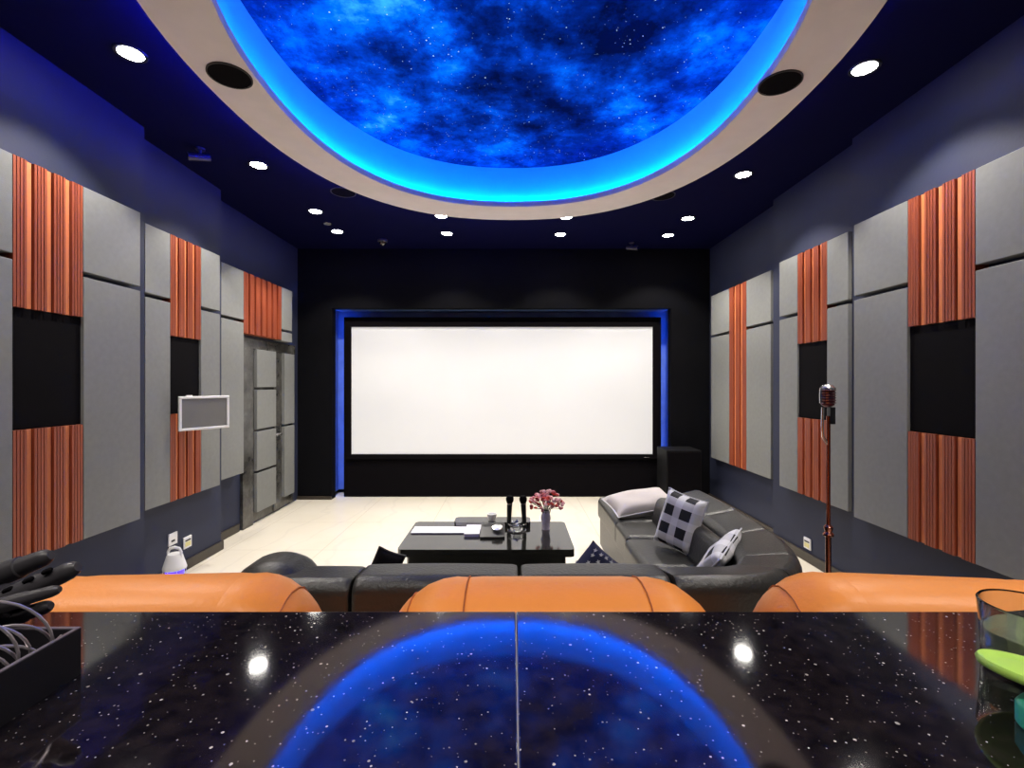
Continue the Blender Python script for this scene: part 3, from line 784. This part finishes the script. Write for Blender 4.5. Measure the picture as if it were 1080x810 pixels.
# leaning back cushions
for y0, y1 in ((2.26, 2.78), (2.80, 3.34)):
    bm = new(); box(bm, (0.985, y0, 0.40), (1.095, y1, 0.612), 0.05, 4, rot=(0, math.radians(14), 0)); obj('back_cushion', bm, M['leather'], sofa, smooth=60)
for x, y in ((-1.0, 1.75), (-1.0, 2.36), (0.1, 2.36), (0.78, 3.96), (1.25, 3.96), (0.78, 2.46)):
    bm = new(); lathe(bm, [(0.018, 0), (0.022, 0.045)], 12, (x, y, 0)); obj('leg', bm, M['metal'], sofa)

# ------------------------------------------------------------------ pillows
def pillow_mesh(w_, h_, t_, N=18, pinch=0.06):
    bm = new(); top = []; bot = []
    for i in range(N + 1):
        a = []; b = []
        for j in range(N + 1):
            u = -1 + 2 * i / N; v = -1 + 2 * j / N
            k = ((1 - u ** 4) * (1 - v ** 4)) ** 0.5 if abs(u) < 1 and abs(v) < 1 else 0.0
            sx = 1 - pinch * (1 - u * u) * 0 - pinch * (v * v) * 0
            x = u * (w_ / 2) * (1 - pinch * (1 - v * v)); y = v * (h_ / 2) * (1 - pinch * (1 - u * u))
            z = k * t_ / 2 * (1 + 0.07 * math.sin(5 * u + 3 * v))
            a.append(bm.verts.new((x, y, z))); 
            b.append(a[-1] if k == 0 else bm.verts.new((x, y, -z)))
        top.append(a); bot.append(b)
    for i in range(N):
        for j in range(N):
            bm.faces.new((top[i][j], top[i + 1][j], top[i + 1][j + 1], top[i][j + 1]))
            vs = (bot[i][j], bot[i][j + 1], bot[i + 1][j + 1], bot[i + 1][j])
            if len(set(vs)) > 2:
                try: bm.faces.new(vs)
                except ValueError: pass
    return bm
def pipe_rect(w_, h_, pinch=0.06, r=0.004):
    bm = new(); P = []
    n = 12
    for s in range(4):
        for k in range(n):
            q = -1 + 2 * k / n
            u, v = ((q, -1), (1, q), (-q, 1), (-1, -q))[s]
            P.append((u * (w_ / 2) * (1 - pinch * (1 - v * v)), v * (h_ / 2) * (1 - pinch * (1 - u * u)), 0))
    tube(bm, P, r, 6, closed=True); return bm
def pillow(name, label, w_, h_, t_, m, loc, R, pip=None):
    t = thing(name, label, 'pillow', loc); t.rotation_euler = R.to_euler()
    obj('cover', pillow_mesh(w_, h_, t_), m, t, smooth=70)
    if pip: obj('piping', pipe_rect(w_, h_), pip, t)
    return t
def basis(xa, ya):      # rotation with local x,y along given world directions
    x = Vector(xa).normalized(); z = x.cross(Vector(ya)).normalized(); y = z.cross(x)
    return Matrix((x, y, z)).transposed()
pillow('throw_pillow', 'pale grey rectangular pillow lying on the far seat of the sofa', 0.50, 0.28, 0.13, M['pillow'], (0.95, 3.50, 0.525), basis((1, 0.24, 0.10), (-0.2, 0.78, 0.20)), M['whitecloth'])
pillow('throw_pillow', 'black and white checked pillow standing against the sofa back', 0.25, 0.32, 0.12, M['plaid'], (0.965, 2.72, 0.610), basis((0.60, -0.78, -0.16), (0.30, 0.03, 0.95)), M['whitecloth'])
pillow('throw_pillow', 'black and white checked pillow sunk behind the curved sofa back', 0.27, 0.27, 0.09, M['plaid'], (0.99, 2.30, 0.555), basis((0.62, 0.62, 0.28), (0.45, -0.40, 0.80)), M['whitecloth'])
p = pillow('throw_pillow', 'navy blue pillow with small white stars near the right of the coffee table', 0.205, 0.205, 0.09, M['navycloth'], (0.372, 2.12, 0.557), basis((0.74, 0.12, -0.66), (0.66, 0.12, 0.74)))
bm = new(); random.seed(3)
def star(cx, cy, cz, r, a):
    vs = [bm.verts.new((cx + (r if k % 2 == 0 else r * .42) * math.cos(a + k * PI / 5), cy + (r if k % 2 == 0 else r * .42) * math.sin(a + k * PI / 5), cz)) for k in range(10)]
    c = bm.verts.new((cx, cy, cz))
    for k in range(10): bm.faces.new((c, vs[k], vs[(k + 1) % 10]))
for i in range(6):
    for j in range(6):
        u = -0.8 + 1.6 * i / 5 + random.uniform(-.05, .05); v = -0.8 + 1.6 * j / 5 + random.uniform(-.05, .05)
        k = ((1 - u ** 4) * (1 - v ** 4)) ** 0.5; zz_ = k * 0.045 * (1 + 0.07 * math.sin(5 * u + 3 * v)) + 0.002
        for sg in (1, -1): star(u * .1025 * (1 - .06 * (1 - v * v)), v * .1025 * (1 - .06 * (1 - u * u)), sg * zz_, 0.012, random.random() * 6)
obj('star_print', bm, M['whitecloth'], p, smooth=0)
pillow('throw_pillow', 'black pillow poking up behind the left sofa back', 0.12, 0.24, 0.09, M['black'], (-0.565, 2.04, 0.568), basis((0.88, 0.25, -0.42), (0.42, 0.1, 0.9)), M['greyplastic'])

# ------------------------------------------------------------------ coffee table
TT = 0.42
tb = thing('coffee_table', 'long low glossy black coffee table between the sofa and the screen', 'table', (-0.155, 3.09, 0))
def rrect(hx, hy, r, z0, z1, bm, n=6):
    P = []
    for cx, cy, a0 in ((hx - r, hy - r, 0), (-hx + r, hy - r, PI / 2), (-hx + r, -hy + r, PI), (hx - r, -hy + r, 1.5 * PI)):
        for j in range(n + 1): a = a0 + j * PI / 2 / n; P.append((cx + r * math.cos(a), cy + r * math.sin(a)))
    lo = [bm.verts.new((x, y, z0)) for x, y in P]; hi = [bm.verts.new((x, y, z1)) for x, y in P]
    for k in range(len(P)): bm.faces.new((lo[k], lo[(k + 1) % len(P)], hi[(k + 1) % len(P)], hi[k]))
    bm.faces.new(hi); bm.faces.new(list(reversed(lo)))
bm = new(); rrect(0.527, 0.285, 0.03, TT - 0.045, TT, bm); obj('tabletop', bm, M['gloss'], tb)
bm = new(); rrect(0.48, 0.24, 0.02, 0.05, TT - 0.045, bm); obj('body', bm, M['gloss'], tb)
bm = new(); rrect(0.44, 0.20, 0.02, 0.0, 0.05, bm); obj('plinth', bm, M['darkplastic'], tb)
bm = new(); lathe(bm, [(0.02, 0), (0.016, 0.012)], 16, (0, -0.24, 0.30), mat_=Matrix.Rotation(PI / 2, 3, 'X')); obj('knob', bm, M['greyplastic'], tb)
bm = new(); rrect(0.262, 0.065, 0.03, 0, 0.035, bm); o = obj('raised_shelf', bm, M['gloss'], tb); o.location = (0.02, 0.215, TT)
# things on the table
t = thing('magazine', 'white magazine with lilac edge lying at the left end of the coffee table', 'magazine', (-0.435, 3.12, TT))
bm = new(); box(bm, (-0.225, -0.02, 0), (0.12, 0.113, 0.006)); obj('pages', bm, M['lilac'], t)
bm = new(); box(bm, (-0.227, -0.022, 0.006), (0.122, 0.115, 0.008)); obj('cover', bm, M['paper'], t)
t = thing('notebook', 'white notebook between the magazine and the black controller box', 'notebook', (-0.262, 3.10, TT), 0.0)
bm = new(); box(bm, (-0.045, -0.06, 0), (0.052, 0.138, 0.016), 0.001); obj('pages', bm, M['lilac'], t)
bm = new(); box(bm, (-0.046, -0.061, 0.016), (0.053, 0.139, 0.02), 0.001); obj('cover', bm, M['paper'], t)
t = thing('controller_box', 'black sloped controller box with rows of keys on the coffee table', 'controller', (-0.125, 3.12, TT))
bm = new()
prof = [(-0.12, 0), (0.02, 0), (0.02, 0.062), (-0.12, 0.012)]
loft(bm, [[(x, y, z) for y, z in prof] for x in (-0.078, 0.078)]); obj('case', bm, M['darkplastic'], t, smooth=0)
bm = new()
for i in range(12):
    for j in range(4):
        x = -0.068 + i * 0.0118; y = -0.02 + j * 0.0095; z = 0.012 + (y + 0.12) / 0.14 * 0.05
        box(bm, (x, y, z), (x + 0.006, y + 0.005, z + 0.003))
o = obj('keys', bm, M['greyplastic'], t, smooth=0)
bm = new(); R3 = Matrix.Rotation(math.radians(19.6), 3, 'X'); lathe(bm, [(0.036, 0), (0.036, 0.012), (0.032, 0.020), (0.001, 0.024)], 24, (0.030, -0.048, 0.036), mat_=R3); obj('dial', bm, M['metal'], t, label='large silver dial')
t = thing('microphone_holder', 'round clear and silver stand holding two microphones upright', 'stand', (0.032, 3.17, TT))
bm = new(); lathe(bm, [(0.062, 0), (0.064, 0.008), (0.05, 0.014)], 28); obj('base', bm, M['metal'], t)
bm = new(); tube(bm, [(0.06 * math.cos(a), 0.04 * math.sin(a), 0.045) for a in [2 * PI * k / 24 for k in range(24)]], 0.005, 8, closed=True); obj('ring', bm, M['metal'], t)
bm = new(); lathe(bm, [(0.03, 0.012), (0.022, 0.03), (0.026, 0.05), (0.002, 0.075)], 8); obj('crystal', bm, M['glass'], t, label='clear crystal ornament')
def wmic(x, lean, label):
    t = thing('microphone', label, 'microphone', (x, 3.17, TT + 0.016), 0, 'two microphones standing on the coffee table', rot=(0, lean, 0))
    bm = new(); lathe(bm, [(0.012, 0.0), (0.014, 0.01), (0.016, 0.10), (0.018, 0.155), (0.018, 0.16)], 16); obj('handle', bm, M['darkplastic'], t)
    bm = new(); lathe(bm, [(0.018, 0.16), (0.0195, 0.165), (0.018, 0.17)], 16); obj('collar', bm, M['metal'], t)
    bm = new(); lathe(bm, [(0.019, 0.17), (0.025, 0.183), (0.026, 0.20), (0.020, 0.215), (0.003, 0.222)], 16); obj('head', bm, M['black'], t)
wmic(-0.022, 0.04, 'black handheld microphone standing in the holder, left one')
wmic(0.084, -0.05, 'black handheld microphone standing in the holder, right one')
t = thing('tissue_cup', 'small white cup on the raised shelf behind the controller box', 'cup', (-0.14, 3.29, TT + 0.035))
bm = new(); lathe(bm, [(0.022, 0), (0.032, 0.03), (0.034, 0.045), (0.030, 0.045), (0.020, 0.006)], 20); obj('cup_body', bm, M['white'], t)
# vase
t = thing('vase', 'slim mauve porcelain vase with dark motif on the right of the coffee table', 'vase', (0.228, 3.20, TT))
bm = new(); lathe(bm, [(0.026, 0), (0.028, 0.01), (0.024, 0.03), (0.033, 0.07), (0.032, 0.09), (0.022, 0.115), (0.026, 0.128), (0.022, 0.128), (0.018, 0.11), (0.018, 0.02)], 24); obj('vase_body', bm, M['vase'], t)
bq = thing('flower_bouquet', 'bunch of tiny pink and red flowers standing in the mauve vase', 'flowers', (0.228, 3.20, TT + 0.128))
random.seed(11); bm = new(); spots = []
for k in range(96):
    a = random.random() * 2 * PI; rr = 0.118 * random.random() ** 0.55; zt = 0.035 + 0.10 * (1 - (rr / 0.125) ** 2) * random.random() ** 0.45 + random.uniform(-0.030, 0.02)
    p = (rr * math.cos(a), rr * math.sin(a) * 0.8, zt); spots.append(p)
    if k % 2 == 0: tube(bm, [(p[0] * .08, p[1] * .08, -0.09), (p[0] * .3, p[1] * .3, 0.01), p], 0.0013, 5)
    if k % 5 == 0:
        q = Vector((p[0] * .7, p[1] * .7, zt * .5)); f = [bm.verts.new(q + Vector(v)) for v in ((0, 0, 0), (0.008, 0.004, 0.006), (0.018, 0, 0.012), (0.008, -0.004, 0.006))]; bm.faces.new(f)
obj('stems', bm, M['stem'], bq)
fl = []
for mi in (M['pink'], M['palepink'], M['redpetal']):
    bm = new()
    for k in range(6):
        a = 2 * PI * k / 6
        r = bmesh.ops.create_icosphere(bm, subdivisions=1, radius=0.0045, matrix=Matrix.Translation((0.0055 * math.cos(a), 0.0055 * math.sin(a), 0.001)))
    bmesh.ops.create_icosphere(bm, subdivisions=1, radius=0.0045, matrix=Matrix.Translation((0, 0, 0.004)))
    me = obj('blossom', bm, mi, bq); fl.append(me)
for k, p in enumerate(spots):
    src = fl[(k * 7) % 3]
    if k < 3: o = src = fl[k]
    else: o = src.copy(); C.objects.link(o); o.parent = bq
    o.location = p; o.rotation_euler = (random.uniform(-.9, .9), random.uniform(-.9, .9), random.random() * 6)
    s = random.uniform(1.0, 1.75); o.scale = (s, s, s)

# ------------------------------------------------------------------ standing microphone
t = thing('microphone_stand', 'tall rose bronze stand with weighted round base right of the sofa', 'microphone stand', (1.575, 2.36, 0))
bm = new(); lathe(bm, [(0.14, 0), (0.14, 0.012), (0.13, 0.02), (0.02, 0.028), (0.016, 0.05)], 36); obj('base', bm, M['rose'], t)
bm = new(); tube(bm, [(0, 0, 0.03), (0, 0, 0.66)], 0.0125, 14); obj('lower_pole', bm, M['rose'], t)
bm = new(); lathe(bm, [(0.016, 0.64), (0.024, 0.645), (0.024, 0.655), (0.015, 0.665), (0.02, 0.68), (0.02, 0.69), (0.012, 0.70)], 16); obj('clutch', bm, M['rose'], t)
bm = new(); tube(bm, [(0, 0, 0.69), (0, 0, 1.24)], 0.0095, 12); obj('upper_pole', bm, M['rose'], t)
bm = new(); tube(bm, [(-0.028, 0, 1.285), (-0.03, 0, 1.20), (-0.028, 0, 1.14), (-0.005, 0, 1.10)], 0.007, 8); obj('yoke', bm, M['metal'], t, label='bright metal yoke arm')
bm = new(); box(bm, (0.002, -0.014, 1.20), (0.028, 0.014, 1.285), 0.004); tube(bm, [(0, 0, 1.235), (0.014, 0, 1.24)], 0.009); obj('swivel_joint', bm, M['darkplastic'], t)
t2 = thing('vintage_microphone', 'ribbed chrome and dark red vintage microphone on top of the stand', 'microphone', (1.572, 2.36, 1.285))
bm = new(); lathe(bm, [(0.012, 0.0), (0.028, 0.01), (0.032, 0.025), (0.031, 0.08), (0.024, 0.10), (0.004, 0.108)], 20); obj('grille_core', bm, M['redgrille'], t2)
bm = new()
for k in range(6): tube(bm, [(0.034 * math.cos(a), 0.034 * math.sin(a), 0.022 + k * 0.0125) for a in [2 * PI * j / 20 for j in range(20)]], 0.0028, 6, closed=True)
obj('chrome_ribs', bm, mat('chrome_pink', (0.75, 0.55, 0.55), 0.15, 1.0), t2)
bm = new(); lathe(bm, [(0.034, 0.088), (0.034, 0.096), (0.022, 0.110), (0.003, 0.115)], 20); tube(bm, [(-0.034, 0, 0.02), (-0.036, 0, 0.06), (-0.032, 0, 0.095)], 0.006, 8); obj('crown', bm, M['metal'], t2)

# ------------------------------------------------------------------ things on the bar: tray, cable, tripod, glass, lid
t = thing('storage_tray', 'open black tray with thin grey rim at the left end of the counter', 'tray', (-0.48, 0.27, CT))
bm = new(); hx, hy, th = 0.13, 0.115, 0.003; H3 = 0.037
box(bm, (-hx, -hy, 0), (hx, hy, th)); 
for lo, hi in (((-hx, -hy, th), (-hx + th, hy, H3)), ((hx - th, -hy, th), (hx, hy, H3)), ((-hx + th, -hy, th), (hx - th, -hy + th, H3)), ((-hx + th, hy - th, th), (hx - th, hy, H3))): box(bm, lo, hi)
obj('tray_body', bm, M['tray'], t, smooth=0)
bm = new()
for lo, hi in (((-hx, -hy, H3), (-hx + th, hy, H3 + .001)), ((hx - th, -hy, H3), (hx, hy, H3 + .001)), ((-hx + th, -hy, H3), (hx - th, -hy + th, H3 + .001)), ((-hx + th, hy - th, H3), (hx - th, hy, H3 + .001))): box(bm, lo, hi)
obj('rim', bm, M['tray_rim'], t, smooth=0)
bm = new(); random.seed(5); P = []
for k in range(14 * 28):
    a = 2 * PI * k / 28; turn = k / 28
    rr = 0.0285 + 0.004 * math.sin(turn * 2.1)
    rr *= 1.0 if k < 7 * 28 else 0.72
    x = -0.3565 - rr * 1.05 + rr * math.cos(a) * 1.05 - 0.003 * (1 + math.sin(turn * 3))
    z = CT + 0.0062 + rr * 1.05 + rr * 1.05 * math.sin(a); y = (0.285 + turn * 0.0125 if turn < 7 else 0.365 - (turn - 7) * 0.012) + 0.010 * math.cos(a + 0.5)
    P.append((x, y, z))
tube(bm, P, 0.0011, 7); o = obj('silver_cable', bm, M['silvercable']); tag(o, 'coiled silver cable springing out of the black tray', 'cable')
TP = Vector((-0.50, 0.40, CT + 0.02))
tp = thing('folded_tripod', 'folded black tripod with slotted legs resting across the tray at far left', 'tripod', TP)
def leg(a, b, r, name='leg'):
    bm = new(); A = Vector(a) - TP; Bv = Vector(b) - TP; d = (Bv - A)
    tube(bm, [A, A + d * .45, A + d * .46, A + d * .72, A + d * .73, A + d * .93, A + d * .97, Bv], [r * 1.0, r * 1.0, r * .9, r * .85, r * .74, r * .66, r * .55, r * .35], 14)
    o = obj(name, bm, M['greyplastic'], tp, smooth=50); return o, A, d
leg((-0.500, 0.415, 1.212), (-0.418, 0.430, 1.245), 0.0115)
l2, A, d = leg((-0.470, 0.392, 1.196), (-0.366, 0.400, 1.246), 0.0112)
bm = new()
for k in (0.55, 0.70, 0.84):
    c = A + d * k + Vector((-0.002, -0.0065, 0.0072)); box(bm, c - Vector((0.0040, 0.002, 0.0016)), c + Vector((0.0040, 0.002, 0.0016)), 0.0008, 1, rot=(0.5, -0.40, 0))
obj('slot', bm, M['black'], l2)
bm = new(); c = A + d * 0.45; tube(bm, [c - d * .02, c + d * .02], 0.0142, 14); obj('clamp', bm, M['greyplastic'], l2)
leg((-0.450, 0.372, 1.2125), (-0.368, 0.386, 1.233), 0.0070)
leg((-0.470, 0.402, 1.188), (-0.387, 0.398, 1.214), 0.0085)
bm = new(); lathe(bm, [(0.020, -0.02), (0.023, -0.012), (0.023, 0.012), (0.018, 0.02)], 18, Vector((-0.505, 0.41, 1.205)) - TP, mat_=Matrix.Rotation(PI / 2, 3, 'Y')); obj('hub', bm, M['greyplastic'], tp)

g = thing('drinking_glass', 'clear glass tumbler with pale green drink at the right end of the counter', 'glass', (0.426, 0.388, CT))
bm = new(); lathe(bm, [(0.001, 0.0), (0.029, 0.0), (0.0305, 0.003), (0.032, 0.035), (0.0335, 0.052), (0.0325, 0.0535), (0.0312, 0.052), (0.0300, 0.035), (0.0275, 0.006), (0.001, 0.005)], 40, cap=False)
obj('tumbler', bm, M['glass'], g, smooth=50)
bm = new(); lathe(bm, [(0.0270, 0.0065), (0.0292, 0.030)], 40); obj('drink', bm, M['water'], g)
l = thing('jar_lid', 'lime green round plastic lid propped on a teal jar in front of the glass', 'lid', (0.378, 0.334, CT + 0.0275), rot=(math.radians(-6), math.radians(9), 0))
bm = new(); lathe(bm, [(0.001, -0.003), (0.034, -0.003), (0.0365, -0.002), (0.0375, 0.001), (0.036, 0.0035), (0.0335, 0.003), (0.0315, 0.0010), (0.026, 0.0010), (0.024, 0.002), (0.001, 0.002)], 48, cap=False)
obj('lid_body', bm, M['lime'], l, smooth=50)
l = thing('small_jar', 'small teal jar under the lime green lid', 'jar', (0.3635, 0.319, CT))
bm = new(); lathe(bm, [(0.016, 0), (0.0175, 0.002), (0.0175, 0.014), (0.015, 0.018), (0.010, 0.019)], 28); obj('jar_body', bm, M['teal'], l, smooth=50)
